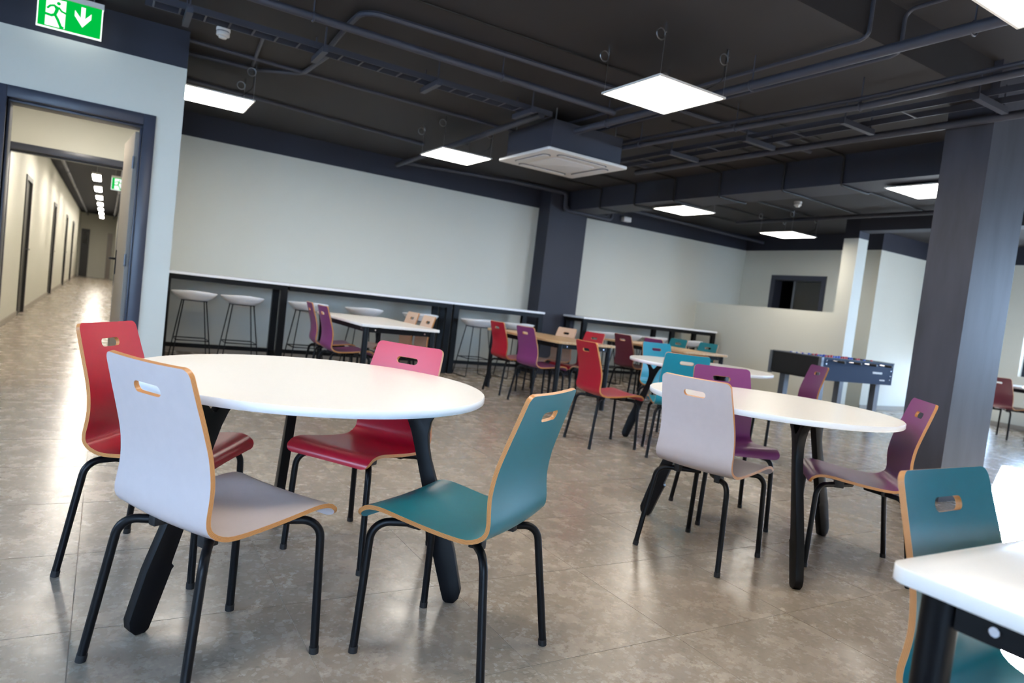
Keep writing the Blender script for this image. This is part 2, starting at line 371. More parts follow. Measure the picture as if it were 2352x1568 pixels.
# open door leaf, hinged on the right jamb, swung into the lobby
lf = thing('door_leaf', 'grey door leaf standing open into the lobby with black lever handle', 'door', (.150, YL+.20, .012), math.radians(94))
B(0, .84, -.02, .02, 0, 2.10, 'panel', M['leaf'], lf)
hd = B(.765, .80, .02, .028, .91, 1.13, 'handle_plate', M['black'], lf)
MB().tube([(.782, .028, 1.05), (.782, .075, 1.05), (.66, .075, 1.05)], .010, 8, .015).build('lever', M['black'], hd)
for z in (.25, 1.05, 1.85): MB().tube([(-.006, .02, z-.05), (-.006, .02, z+.05)], .009, 8).build('hinge', M['alu'], lf)

# ------------------------------------------------------------------ floor of 60 cm tiles
fl = struct(MB().box(XL, XR, YB, YF, -.08, -.0010).box(-1.35, .36, YF, CYE, -.08, -.0010).build('floor', M['grout']))
cells = []
for i in range(-12, 23):
    for j in range(-11, 60):
        x0, y0 = -.012+.6*i, 2.235+.6*j; x1, y1 = x0+.6, y0+.6
        lo_x, hi_x = (XL, XR) if y0 < YF-.3 else (-1.35, .36)
        a, b, c, d = max(x0, lo_x), min(x1, hi_x), max(y0, YB), min(y1, YF if (lo_x == XL) else CYE)
        if b-a < .02 or d-c < .02: continue
        cx, cy = (a+b)/2, (c+d)/2; area = 0
        pts = [proj((x, y, 0)) for x, y in ((a, c), (b, c), (b, d), (a, d))]
        if min(p[2] for p in pts) > .3:
            if max(p[0] for p in pts) > 0 and min(p[0] for p in pts) < 2352 and min(p[1] for p in pts) < 1568 and max(p[1] for p in pts) > 0:
                area = abs(sum(pts[q][0]*pts[(q+1) % 4][1]-pts[(q+1) % 4][0]*pts[q][1] for q in range(4)))/2
        if cy > YF-.3 or (cy > YL and cx < .4): area *= .2
        if cx > XE and cy > 6.6: continue
        cells.append((area, a, b, c, d))
cells.sort(reverse=True); rest = MB(); tm = {}
G = .0012
for q, (ar, a, b, c, d) in enumerate(cells):
    sx, sy = b-a-2*G, d-c-2*G
    if q < 300 and ar > 0:
        key = (round(sx, 3), round(sy, 3))
        if key not in tm:
            o = MB().box(-sx/2, sx/2, -sy/2, sy/2, -.0009, 0).build('tile', M['tile'], fl); tm[key] = o.data
        else:
            o = bpy.data.objects.new('tile', tm[key]); COL.objects.link(o); o.parent = fl
        o.location = ((a+b)/2, (c+d)/2, 0)
    else: rest.box(a+G, b-G, c+G, d-G, -.0009, 0)
o = rest.build('distant_tiles', M['tile'], fl); o['kind'] = 'stuff'

# ------------------------------------------------------------------ chairs
PR = [(.249, .405), (.246, .421), (.233, .4365), (.209, .4465), (.168, .4485), (.10, .440), (.03, .4315), (-.04, .4255), (-.098, .4235), (-.134, .428), (-.161, .440), (-.178, .459),
      (-.183, .488), (-.181, .530), (-.182, .580), (-.190, .635), (-.208, .700), (-.230, .772), (-.252, .846)]
def catmull(P, per=8):
    Q = []; n = len(P)
    for i in range(n-1):
        p0, p1, p2, p3 = [Vector((*P[max(0, min(n-1, i+k))], 0)) for k in (-1, 0, 1, 2)]
        for k in range(per):
            t = k/per; Q.append(.5*((2*p1)+(-p0+p2)*t+(2*p0-5*p1+4*p2-p3)*t*t+(-p0+3*p1-3*p2+p3)*t**3))
    Q.append(Vector((*P[-1], 0))); return Q
CURVE = catmull(PR); LEN = [0]
for a, b in zip(CURVE, CURVE[1:]): LEN.append(LEN[-1]+(b-a).length)
STOT = LEN[-1]
def at(s):
    s = max(0, min(STOT-1e-9, s))
    import bisect
    i = max(0, min(len(LEN)-2, bisect.bisect_right(LEN, s)-1)); t = (s-LEN[i])/(LEN[i+1]-LEN[i])
    p = CURVE[i].lerp(CURVE[i+1], t)
    j0, j1 = max(0, i-2), min(len(CURVE)-1, i+3); d = (CURVE[j1]-CURVE[j0]).normalized()
    return p, Vector((d.y, -d.x, 0))     # point and normal towards the sitter
def half_w(s):
    f = s/STOT
    K = [(0, .200), (.08, .204), (.3, .199), (.46, .198), (.55, .196), (.68, .190), (.85, .181), (1, .172)]
    for (a, x), (b, y) in zip(K, K[1:]):
        if f <= b:
            t = (f-a)/(b-a); w_ = x+(y-x)*t; break
    for R_, e in ((.023, STOT-s), (.030, s)):
        if e < R_: w_ -= R_-math.sqrt(max(0, R_*R_-(R_-e)**2))
    return w_
SC, SR, SA = STOT-.072, .0150, .040            # slot centre, radius, half straight length
SEAM = STOT*.515
def shell_part(name, s0, s1, slot, parent):
    rows = []
    def span(a, b, n_): rows.extend(a+(b-a)*k/n_ for k in range(n_))
    if s0 < .001: span(0, .03, 7); span(.03, s1, 24); rows.append(s1)
    else:
        span(s0, SC-SR, 24); rows.extend(SC-SR*math.cos(PI*k/10) for k in range(10)); span(SC+SR, STOT-.023, 4)
        rows.extend(STOT-.023+.023*math.sin(PI/2*k/7) for k in range(8))
    T = .0063; nL, nM = 5, 4
    def pt(s, v, side):
        p, nn = at(s); back = max(0, min(1, (s-STOT*.45)/(STOT*.2))); lift = back*.010*(v/.18)**2-.006*(1-back)*(1-(v/.2)**2)
        q = p+nn*(side*T+lift); return (q.x, v, q.y), nn
    V = []; F = []; MI = []; UV = []; NM = []
    def vert(c, nm, uv): V.append(c); NM.append(nm); UV.append(uv); return len(V)-1
    cols = []
    for s in rows:
        hw = half_w(s); a = SA
        if abs(s-SC) < SR: a = SA+math.sqrt(max(0, SR*SR-(s-SC)**2))
        a = min(a, hw*.9)
        cols.append([-hw+(hw-a)*k/nL for k in range(nL)]+[-a+2*a*k/nM for k in range(nM)]+[a+(hw-a)*k/nL for k in range(nL+1)])
    nc = len(cols[0])
    def inslot(i): return slot and SC-SR-1e-6 <= rows[i] < SC+SR-1e-6
    for side in (1, -1):
        base = len(V)
        for s, cv in zip(rows, cols):
            for v in cv:
                c, nn = pt(s, v, side); e = .004; c2, _ = pt(s, v+e, side); c1, _ = pt(s, v-e, side)
                tv = (Vector(c2)-Vector(c1)).normalized(); n3 = Vector((nn.x, 0, nn.y)); n3 = (n3-tv*n3.dot(tv)).normalized()
                vert(c, n3*side, (0, .5))
        for i in range(len(rows)-1):
            for k in range(nc-1):
                if inslot(i) and nL <= k < nL+nM: continue
                q = (base+i*nc+k, base+i*nc+k+1, base+(i+1)*nc+k+1, base+(i+1)*nc+k)
                F.append(q if side == 1 else q[::-1]); MI.append(0)
    def rim(loop, closed, sc_, sign):
        n_ = len(loop)
        pf = [pt(s, v, 1)[0] for s, v in loop]; pb = [pt(s, v, -1)[0] for s, v in loop]; d = 0; base = len(V); acc = 0
        for i in range(n_):
            i0, i1 = ((i-1) % n_, (i+1) % n_) if closed else (max(0, i-1), min(n_-1, i+1))
            acc += -(loop[i1][1]-loop[i0][1])*(loop[i][0]-sc_)+(loop[i1][0]-loop[i0][0])*loop[i][1]
        sg = (1 if acc > 0 else -1)*sign
        for i in range(n_):
            i0, i1 = ((i-1) % n_, (i+1) % n_) if closed else (max(0, i-1), min(n_-1, i+1))
            t = (Vector(pf[i1])-Vector(pf[i0])).normalized(); nn = (Vector(pf[i])-Vector(pb[i])).normalized(); o_ = t.cross(nn)*sg
            if i: d += (Vector(pf[i])-Vector(pf[i-1])).length
            vert(pf[i], o_, (d*2, 1)); vert(pb[i], o_, (d*2, 0))
        for i in range(n_ if closed else n_-1):
            j = (i+1) % n_; q = (base+2*i, base+2*i+1, base+2*j+1, base+2*j)
            g = (Vector(V[q[1]])-Vector(V[q[0]])).cross(Vector(V[q[2]])-Vector(V[q[0]]))
            F.append(q if g.dot(NM[q[0]]+NM[q[2]]) > 0 else q[::-1]); MI.append(1)
    right = [(s, c[-1]) for s, c in zip(rows, cols)]; left = [(s, c[0]) for s, c in zip(rows, cols)]
    if s0 < .001: rim(right[::-1]+[(rows[0], v) for v in cols[0][::-1][1:-1]]+left, False, s1, 1)
    else: rim(left+[(rows[-1], v) for v in cols[-1][1:-1]]+right[::-1], False, s0, 1)
    if slot:
        ii = [i for i in range(len(rows)) if SC-SR-1e-6 <= rows[i] <= SC+SR+1e-6]
        lp = [(rows[i], cols[i][nL]) for i in ii]+[(rows[ii[-1]], cols[ii[-1]][k]) for k in range(nL+1, nL+nM)]+[(rows[i], cols[i][nL+nM]) for i in ii[::-1]]+[(rows[ii[0]], cols[ii[0]][k]) for k in range(nL+nM-1, nL, -1)]
        rim(lp, True, SC, -1)
    me = bpy.data.meshes.new(name); me.from_pydata(V, [], F); me.materials.append(LAM['grey']); me.materials.append(M['ply'])
    me.polygons.foreach_set('material_index', MI); uvl = me.uv_layers.new(name='UVMap')
    for lp in me.loops: uvl.data[lp.index].uv = UV[lp.vertex_index]
    me.shade_smooth(); me.normals_split_custom_set_from_vertices([tuple(x) for x in NM])
    o = bpy.data.objects.new(name, me); COL.objects.link(o); o.parent = parent
    o.material_slots[0].link = 'OBJECT'; o.material_slots[0].material = LAM['grey']
    return o
def make_chair():
    t = thing('plywood_chair', 'chair', 'chair')
    shell_part('seat', 0, SEAM, False, t); shell_part('backrest', SEAM, STOT, True, t)
    for su, sv in ((1, 1), (1, -1), (-1, 1), (-1, -1)):
        if su > 0: foot, knee, top, end = (.222, .192), (.212, .178), .398, (.03, .03)
        else: foot, knee, top, end = (-.222, .216), (-.168, .182), .392, (-.03, .03)
        L_ = MB().tube([(foot[0], sv*foot[1], .006), (knee[0], sv*knee[1], top), (end[0], sv*end[1], top)], .0122, 12, .055, seg=8).build('leg', M['black'], t)
        MB().tube([(foot[0], sv*foot[1], 0), (foot[0]-(foot[0]-knee[0])*.05, sv*(foot[1]-(foot[1]-knee[1])*.05), .02)], .0138, 12).build('foot_cap', M['rubber'], L_)
        a = (.105*su, sv*.105); z1 = .432 if su > 0 else .419
        MB().box(a[0]-.022, a[0]+.022, a[1]-.014, a[1]+.014, top-.012, z1).build('spacer', M['rubber'], t, bevel=.003)
    return t
CH = make_chair(); used = [False]
def chair(x, y, deg, col, label, group=None):
    global CH
    if not used[0]:
        o = CH; used[0] = True; o.location = (x, y, 0); o.rotation_euler = (0, 0, math.radians(deg)); o['label'] = label
        if group: o['group'] = group
    else: o = dup(CH, (x, y, 0), math.radians(deg), label, group)
    for c in o.children:
        if c.name.split('.')[0] in ('seat', 'backrest'): c.material_slots[0].link = 'OBJECT'; c.material_slots[0].material = LAM[col]
    return o
G1, G2, G3, G4, G5, G6 = 'chairs at the round tables', 'chairs at the round tables', 'chairs at the round tables', 'chairs at the oak-topped tables', 'chairs at the white rectangular table by the bar', 'chairs by the windows'
chair(.315, 1.973, 28.5, 'grey', 'pale grey plywood chair with its back turned, next to a red chair', G1)
chair(.992, 1.800, 123.5, 'teal', 'teal plywood chair drawn out from the large round white table', G1)
chair(.980, 2.684, 213.3, 'red', 'red chair glossed pink on its backrest, across the round table from the pale grey one', G1)
chair(.228, 2.720, -30.5, 'red', 'red plywood chair standing nearest the open corridor doorway', G1)
chair(2.543, 2.251, 14.0, 'grey', 'pale grey plywood chair at a round table shared with plum chairs', G2)
chair(3.139, 2.677, 241.8, 'plum', 'plum chair tucked behind the pale grey one, facing across the round table', G2)
chair(3.244, 1.941, 134.3, 'plum', 'plum plywood chair at the round table, beside the big dark column', G2)
chair(3.641, 4.431, -8.0, 'red', 'red plywood chair at the round table with the turquoise chairs', G3)
chair(4.046, 4.024, 55.6, 'turq', 'turquoise chair seen from behind, pushed in to a round white table', G3)
chair(4.93, 5.08, 262.0, 'turq', 'turquoise chair with glossy front, facing a round white table', G3)
chair(5.28, 3.90, 149.0, 'plum', 'plum plywood chair pulled away from its table, in front of the table football', G3)
chair(4.24, 7.00, -2.0, 'red', 'red chair on the bar-stool side end of the first oak table, beside a purple chair', G4)
chair(4.20, 6.32, 2.0, 'plum', 'bright purple chair at the oak table, beside a red chair', G4)
chair(4.88, 7.12, 186.0, 'beige', 'beige plywood chair at the oak table in front of the dark wall column', G4)
chair(4.82, 6.47, 183.0, 'red', 'red chair facing the purple one across the oak table', G4)
chair(6.08, 6.90, -2.0, 'maroon', 'dark maroon chair at the far oak table', G4)
chair(6.18, 6.42, -2.0, 'plum', 'purple chair half hidden behind a glossy turquoise chair, at the far oak table', G4)
chair(6.90, 7.20, 178.0, 'teal', 'teal chair at the far oak table in front of a bar stool', G4)
chair(6.93, 6.66, 178.0, 'teal', 'teal chair at the far oak table, next to the low partition wall', G4)
chair(2.10, 7.24, -5.0, 'plum', 'plum chair seen edge-on at the white rectangular table, closer to the bar', G5)
chair(2.06, 6.60, 0.0, 'plum', 'purple chair at the near corner of the white rectangular table', G5)
chair(2.80, 7.27, 178.0, 'beige', 'beige chair at the white rectangular table, closer to the bar', G5)
chair(2.70, 6.60, 176.0, 'beige', 'beige chair at the near corner of the white rectangular table', G5)
chair(1.533, .490, 271.0, 'teal', 'dark teal chair pushed in under the white table with rounded corner', None)
chair(11.02, 4.62, -8.0, 'maroon', 'maroon chair beyond the big column, at the table under the window', G6)
chair(12.0, 4.42, 180.0, 'grey', 'mauve grey chair facing the maroon chair under the window', G6)

# ------------------------------------------------------------------ round tables
def round_table(x, y, ang, label, proto=None):
    if proto is not None: return dup(proto, (x, y, 0), math.radians(ang), label)
    t = thing('round_table', label, 'table', (x, y, 0), math.radians(ang), 'round white tables')
    n_ = 96; mb = MB(); R0 = .6085
    prof = [(R0-.004, .7145), (R0, .718), (R0, .7365), (R0-.0035, .740)]
    vs = [(r*math.cos(2*PI*k/n_), r*math.sin(2*PI*k/n_), z) for r, z in prof for k in range(n_)]
    fs = [(i*n_+k, i*n_+(k+1) % n_, (i+1)*n_+(k+1) % n_, (i+1)*n_+k) for i in range(3) for k in range(n_)]
    mb.add(vs, [tuple(range(n_))[::-1], tuple(3*n_+k for k in range(n_))]); mb.add(vs, fs, 1)
    mb.build('table_top', [M['white'], M['whiteedge']], t, ang=50)
    hub = MB().disc((0, 0), .14, .690, .7140, 24)
    for k in range(3):
        a = 2*PI*k/3; c, s_ = math.cos(a), math.sin(a)
        hub.prism([(.0, -.028), (.50, -.028), (.50, .028), (.0, .028)], .697, .7138, lambda p, q, z: (p*c-q*s_, p*s_+q*c, z))
    hub.build('under_frame', M['black'], t)
    inner = [(.300, .697), (.315, .680), (.345, .645), (.366, .600), (.384, .545), (.398, .500), (.487, .205), (.490, .192), (.482, .182), (.489, .172), (.537, .030), (.545, .008)]
    outer = [(.556, 0), (.583, 0), (.600, .020), (.604, .045), (.592, .090), (.566, .185), (.446, .500), (.434, .545), (.428, .590), (.434, .635), (.450, .672), (.474, .697)]
    notch = [(.437, .697), (.418, .668), (.400, .648), (.392, .646), (.386, .652), (.366, .678), (.345, .697)]
    poly = inner+outer+notch
    for k in range(3):
        a = 2*PI*k/3; c, s_ = math.cos(a), math.sin(a)
        MB().prism(poly, -.018, .018, lambda p, q, z: (p*c-z*s_, p*s_+z*c, q)).build('leg', M['black'], t, bevel=.0025)
    return t
RT = round_table(.6675, 2.4258, -154.3, 'large round white table with black forked legs, ringed by grey, teal and red chairs')
round_table(2.9544, 2.2828, -121.4, 'round white table beside the big dark column, between grey and plum chairs', RT)
round_table(4.495, 4.243, 127.8, 'round white table between red and turquoise chairs, nearer the table football', RT)

# ------------------------------------------------------------------ rectangular tables
def rect_table(x0, x1, y0, y1, top, label, group=None):
    cx, cy = (x0+x1)/2, (y0+y1)/2; hx, hy = (x1-x0)/2, (y1-y0)/2
    t = thing('rectangular_table', label, 'table', (cx, cy, 0), 0, group)
    MB().prism(rrect(-hx, hx, -hy, hy, .035, 6), .714, .740).build('table_top', top, t, ang=50, bevel=.002)
    ix, iy = hx-.062, hy-.062
    for sx in (-1, 1):
        for sy in (-1, 1):
            L_ = MB().tube([(sx*ix, sy*iy, .012), (sx*ix, sy*iy, .7138)], .0275, 20).build('leg', M['black'], t)
            MB().tube([(sx*ix, sy*iy, 0), (sx*ix, sy*iy, .014)], .026, 16).build('foot_cap', M['rubber'], L_)
    for s_ in (-1, 1):
        a = MB().box(-ix+.028, ix-.028, s_*(iy+.002)-.01, s_*(iy+.002)+.01, .662, .708).build('apron', M['black'], t)
        for q in (-1, 1): MB().tube([(q*(ix-.085), s_*(iy+.006), .686), (q*(ix-.085), s_*(iy+.019), .686)], .0075, 10).build('bolt', M['chrome'], a)
        a = MB().box(s_*(ix+.002)-.01, s_*(ix+.002)+.01, -iy+.028, iy-.028, .662, .708).build('apron', M['black'], t)
        for q in (-1, 1): MB().tube([(s_*(ix+.006), q*(iy-.085), .686), (s_*(ix+.019), q*(iy-.085), .686)], .0075, 10).build('bolt', M['chrome'], a)
    return t
rect_table(1.118, 1.918, -.80, .602, M['white'], 'white rectangular table with rounded corner, a dark teal chair pushed in')
rect_table(2.03, 2.82, 6.02, 7.62, M['white'], 'white rectangular table between plum and beige chairs, by the bar')
rect_table(4.15, 4.94, 5.92, 7.52, M['wood'], 'oak-topped rectangular table with red, purple and beige chairs', 'oak-topped tables')
rect_table(6.12, 6.90, 6.05, 7.65, M['wood'], 'oak-topped rectangular table with maroon and teal chairs, near the low partition', 'oak-topped tables')
rect_table(11.15, 12.0, 3.95, 5.7, M['white'], 'white table under the window beyond the big column')

# ------------------------------------------------------------------ bar counters along the far wall
def bar(x0, x1, posts, label):
    t = thing('bar_counter', label, 'bar counter', (x0, 8.57, 0), 0, 'high bar counters along the far wall'); L = x1-x0
    ct = MB().box(0, L, 0, .558, .972, 1.0); ct.box(max(0, 6.665-x0) if x0 > 6 else 0, L, .558, YF-8.57-.001, .972, 1.0); ct.build('counter_top', M['whiteedge'], t)
    for yy, n_ in ((.02, 'front'), (.50, 'back')): MB().box(.01, L-.01, yy, yy+.04, .912, .972).build('top_rail', M['black'], t)
    MB().box(.01, L-.01, .505, .535, .09, .14).build('foot_rail', M['black'], t)
    for px in posts:
        p = px-x0
        for yy in (.02, .48): MB().box(p-.04, p+.04, yy, yy+.06, 0, .912).build('post', M['black'], t)
        MB().box(p-.02, p+.02, .08, .48, .09, .13).build('side_rail', M['black'], t)
    return t
bar(.52, 1.93, (.60, 1.885), 'high white bar counter section starting behind the corridor wall corner')
bar(1.935, 4.17, (4.12,), 'long high white bar counter section between two black post pairs')
bar(4.175, 5.69, (4.23, 5.645), 'high white bar counter section ending at the dark wall column')
bar(6.42, 9.40, (6.48, 8.36, 9.355), 'high white bar counter between the dark wall column and the low partition')

# ------------------------------------------------------------------ bar stools
def make_stool():
    t = thing('bar_stool', 'stool', 'stool', (0, 0, 0), 0, 'white bar stools along the counters')
    n_, m_ = 36, 9; ax, ay = .235, .205; V = []; F = []
    def prof(rho, a):
        z = .690+.098*rho**2.3; back = max(0, -math.sin(a)); return z+.022*back**2*rho**3
    for side in (0, 1):
        for i in range(1, m_+1):
            rho = i/m_
            for k in range(n_):
                a = 2*PI*k/n_; c, s_ = math.cos(a), math.sin(a); q = (abs(c)**2.5+abs(s_)**2.5)**(-1/2.5)
                e = 0 if side == 0 else -.014; sh = 1 if side == 0 else .99+.01*(1-rho)
                V.append((ax*rho*q*c*(1 if side == 0 else 1.012), ay*rho*q*s_*(1 if side == 0 else 1.012), prof(rho, a)+e*(1 if rho < .99 else .6)))
    for side in (0, 1):
        b0 = side*m_*n_
        for i in range(m_-1):
            for k in range(n_): F.append((b0+i*n_+k, b0+i*n_+(k+1) % n_, b0+(i+1)*n_+(k+1) % n_, b0+(i+1)*n_+k))
        F.append(tuple(b0+k for k in range(n_)))
    for k in range(n_): F.append(((m_-1)*n_+k, (m_-1)*n_+(k+1) % n_, (2*m_-1)*n_+(k+1) % n_, (2*m_-1)*n_+k))
    MB().add(V, F).build('seat_shell', M['plastic'], t, ang=60)
    for s_ in (-1, 1):
        MB().tube([(s_*.115, -.105, .700), (s_*.20, -.205, .007), (s_*.20, .205, .007), (s_*.115, .105, .700)], .0065, 8, .02, seg=4).build('sled_leg', M['black'], t)
    fr = lambda z: (.115+(.20-.115)*(.70-z)/.693, .105+.10*(.70-z)/.693)
    x_, y_ = fr(.255); MB().tube([(-x_, -y_, .255), (x_, -y_, .255), (x_, y_, .255), (-x_, y_, .255)], .0065, 8, closed=True).build('footrest', M['black'], t)
    MB().box(-.125, .125, -.115, .115, .692, .700).build('seat_plate', M['black'], t)
    return t
ST = make_stool(); first = True
for x, lb in ((0.88, 'white bar stool, first from the corridor wall corner'), (1.39, 'white bar stool, second from the corridor wall corner'), (2.15, 'white bar stool partly behind two plum chairs'),
              (2.86, 'white bar stool behind the middle of the white rectangular table'), (3.64, 'white bar stool behind the beige chairs of the white table'), (4.51, 'white bar stool standing clear, just past a black bar post'),
              (5.17, 'white bar stool behind the red and purple chairs, before the dark column'), (6.76, 'white bar stool just past the dark column'), (7.24, 'white bar stool behind the dark maroon chair'),
              (7.80, 'white bar stool behind the half hidden purple chair'), (8.61, 'white bar stool between two teal chairs, last before the low partition')):
    if first: ST.location = (x, 8.46, 0); ST['label'] = lb; first = False
    else: dup(ST, (x, 8.46, 0), 0, lb)

# ------------------------------------------------------------------ table football
t = thing('table_football', 'table football with dark blue side panel and grey legs by the low partition', 'game table', (7.64, 5.25, 0), -.053)
L, Wd = 1.45, .78
MB().box(.03, L, 0, .03, .58, .862).build('side_panel', M['foosblue'], t)
MB().box(.03, L, Wd-.03, Wd, .58, .862).build('side_panel', M['foosblue'], t)
for x in (0, L-.03): MB().box(x, x+.03, .03, Wd-.03, .60, .862).build('end_panel', M['foosblack'], t)
MB().box(.03, L-.03, .03, Wd-.03, .70, .72).build('pitch', M['pitch'], t)
MB().box(.03, L-.03, .03, Wd-.03, .58, .60).build('bottom_board', M['foosblack'], t)
for x, y in ((-.012, -.012), (-.012, Wd-.03), (L-.03, Wd-.03)): MB().box(x, x+.042, y, y+.042, .57, .868).build('corner_trim', M['alu'], t)
MB().box(-.012, .03, .03, Wd-.03, .862, .876).build('end_rim', M['alu'], t)
MB().box(L-.03, L+.01, 0, Wd, .862, .876).build('end_rim', M['foosblack'], t)
for y in (0, Wd-.03): MB().box(.03, L-.03, y, y+.03, .862, .874).build('side_rim', M['foosblack'], t)
for x in (.13, L-.20):
    for y in (.08, Wd-.16): MB().box(x, x+.085, y, y+.085, 0, .58).build('leg', M['alu'], t)
pc = ['bluep', 'redp', 'bluep', 'redp', 'bluep', 'redp', 'bluep', 'redp']
for i in range(8):
    x = .18+i*.155; r_ = MB().tube([(x, -.20 if i % 2 == 0 else -.06, .835), (x, Wd+(.06 if i % 2 == 0 else .20), .835)], .008, 8).build('rod', M['chrome'], t)
    ye = -.20 if i % 2 == 0 else Wd+.20
    MB().tube([(x, ye, .835), (x, ye+(.10 if i % 2 == 0 else -.10), .835)], .016, 10).build('handle', M['rubber'], r_)
    for j in range(3):
        y = .2+j*.19; MB().box(x-.012, x+.012, y-.015, y+.015, .745, .862).box(x-.010, x+.010, y-.010, y+.010, .862, .885).build('player', M[pc[i]], r_)
for i in range(10):
    MB().box(-.014, .0, .18+i*.03, .20+i*.03, .876, .888).build('score_bead', M['plastic' if i % 3 else 'bluep'], t)
for i in range(9): MB().box(L-.42+i*.022, L-.405+i*.022, -.0012, 0, .716, .742).build('lettering', M['plastic'], t)
for i in range(5): MB().box(L-.26+i*.022, L-.245+i*.022, -.0012, 0, .63, .646).build('lettering', M['plastic'], t)
for x, z in ((.10, .83), (.10, .79), (L-.05, .77), (L-.05, .70), (L-.06, .65)): MB().tube([(x, -.004, z), (x, .004, z)], .011, 12).build('screw_cap', M['chrome'], t)
MB().box(.02, .05, Wd*.30, Wd*.48, .64, .70).build('ball_tray', M['rubber'], t)

# ------------------------------------------------------------------ ceiling light panels
def make_panel():
    t = thing('ceiling_panel_light', 'panel', 'light', (0, 0, 2.62), 0, 'square LED panels hung on wires')
    fr = MB()
    for a in ((-.30, .30, -.30, -.287), (-.30, .30, .287, .30), (-.30, -.287, -.287, .287), (.287, .30, -.287, .287)): fr.box(*a, 0, .012)
    fr.box(-.287, .287, -.287, .287, .009, .012)
    fr.build('frame', M['plastic'], t)
    MB().box(-.287, .287, -.287, .287, .001, .0088).build('diffuser', M['panel'], t)
    MB().box(-.10, .10, .02, .10, .012, .045).build('driver_box', M['plastic'], t)
    H = CEIL-2.62
    for sx in (-1, 1):
        for sy in (-1, 1):
            wv = MB().tube([(sx*.285, sy*.285, .012), (sx*.285, sy*.285, H-.05)], .0016, 6).build('suspension_wire', M['wire'], t)
            ring = [(sx*.285-.035+.036*math.cos(2*PI*k/20), sy*.285, H-.075+.036*math.sin(2*PI*k/20)) for k in range(20)]
            MB().tube(ring, .0045, 6, closed=True).build('wire_coil', M['wire'], wv)
            MB().tube([(sx*.285, sy*.285, H-.055), (sx*.285, sy*.285, H)], .008, 8).build('hook', M['chrome'], wv)
    MB().tube([(.05, .06, .04), (.20, -.16, .05), (.275, -.275, .12), (.278, -.278, H)], .004, 6, .05).build('cable', M['rubber'], t)
    return t
PL = make_panel(); first = True
for x, y, lb in ((3.20, 3.69, 'square ceiling panel light with wire coils, above the gap between the first round tables'), (3.235, 7.03, 'square panel light hung beside the white air conditioner'),
                 (.75, 7.00, 'square panel light half hidden by the corridor wall corner'), (6.76, 7.05, 'square panel light behind the long dark beam, near the wall column'),
                 (8.98, 7.05, 'square panel light in front of the end wall with the hatch'), (6.74, 3.72, 'square panel light partly behind the big dark column'), (3.24, 1.38, 'square panel light under the higher ceiling slab'), (.60, 3.20, 'added panel light, out of view, above the large round white table'), (.75, 1.38, 'added panel light, out of view, above the pale grey chair, under the higher slab')):  # last two panels are out of view, added to brighten the near tables
    z = 2.62 if y > RISE else 2.62
    if first: PL.location = (x, y, z); PL['label'] = lb; first = False
    else: dup(PL, (x, y, z), 0, lb)
for i, y in enumerate((7.5, 10.6, 13.5, 16.4, 19.2, 22.0, 24.8, 27.6, 30.4, 33.2)):  # first two lamps, at the doorway end, are unseen and added for light
    o = thing('hall_ceiling_light', 'rectangular ceiling lamp in a line down the corridor', 'light', (-.28, y, 2.60), 0, 'corridor ceiling lamps')
    MB().box(-.075, .075, -.60, .60, .012, .05).build('housing', M['plastic'], o); MB().box(-.068, .068, -.59, .59, 0, .012).build('diffuser', M['corrlight'], o)
    MB().tube([(0, -.2, .05), (0, -.2, CEIL-2.60)], .003, 6).tube([(0, .2, .05), (0, .2, CEIL-2.60)], .003, 6).build('rod', M['wire'], o)

# ------------------------------------------------------------------ exit signs
def stroke(mb, pts, w_, y0, y1, mi=0):
    for (a, b), (c, d) in zip(pts, pts[1:]):
        dx, dz = c-a, d-b; l_ = math.hypot(dx, dz); nx, nz = -dz/l_*w_/2, dx/l_*w_/2; ex, ez = dx/l_*w_*.3, dz/l_*w_*.3
        mb.prism([(a+nx-ex, b+nz-ez), (c+nx+ex, d+nz+ez), (c-nx+ex, d-nz+ez), (a-nx-ex, b-nz-ez)], y0, y1, lambda p, q, z: (p, z, q), mi)
def exit_sign(loc, label, rod):
    t = thing('exit_sign', label, 'sign', loc, 0, 'green exit signs'); f = lambda p, q, z: (p, z, q)
    MB().box(0, .402, 0, .012, 0, .225).build('plate', M['signwhite'], t)
    MB().box(.008, .394, -.0015, 0, .010, .225).build('green_field', M['green'], t)
    MB().box(-.004, .406, -.012, .03, .225, .262).build('housing', M['plastic'], t)
    wd = MB(); wd.box(.052, .172, -.003, -.0016, .018, .212)
    wd.prism([(.265, .205), (.292, .205), (.292, .125), (.330, .172), (.330, .132), (.2785, .062), (.227, .132), (.227, .172), (.265, .125)], -.003, -.0016, f)
    wd.build('doorway_and_arrow', M['signwhite'], t)
    m = MB(); m.prism([(.127+.0125*math.cos(2*PI*k/16), .185+.0125*math.sin(2*PI*k/16)) for k in range(16)], -.0045, -.0031, f)
    m.prism([(.094, .168), (.103, .172), (.132, .158), (.128, .128), (.116, .098), (.098, .104), (.108, .140)], -.0045, -.0031, f)
    stroke(m, [(.102, .166), (.078, .158), (.062, .138)], .014, -.0045, -.0031); stroke(m, [(.130, .156), (.147, .136), (.172, .128)], .014, -.0045, -.0031)
    stroke(m, [(.108, .104), (.128, .070), (.148, .026), (.160, .022)], .019, -.0045, -.0031); stroke(m, [(.108, .104), (.088, .092), (.030, .098)], .018, -.0045, -.0031)
    m.build('running_figure', M['green'], t)
    if rod:
        for x in (.06, .34): MB().tube([(x, .006, .262), (x, .006, rod)], .005, 8).build('rod', M['wire'], t)
    return t
exit_sign((-.551, 6.15, 2.662), 'green exit sign with running figure and down arrow above the doorway', .288)
exit_sign((-.02, 15.0, 2.31), 'small lit green exit sign hanging in the corridor', .64)

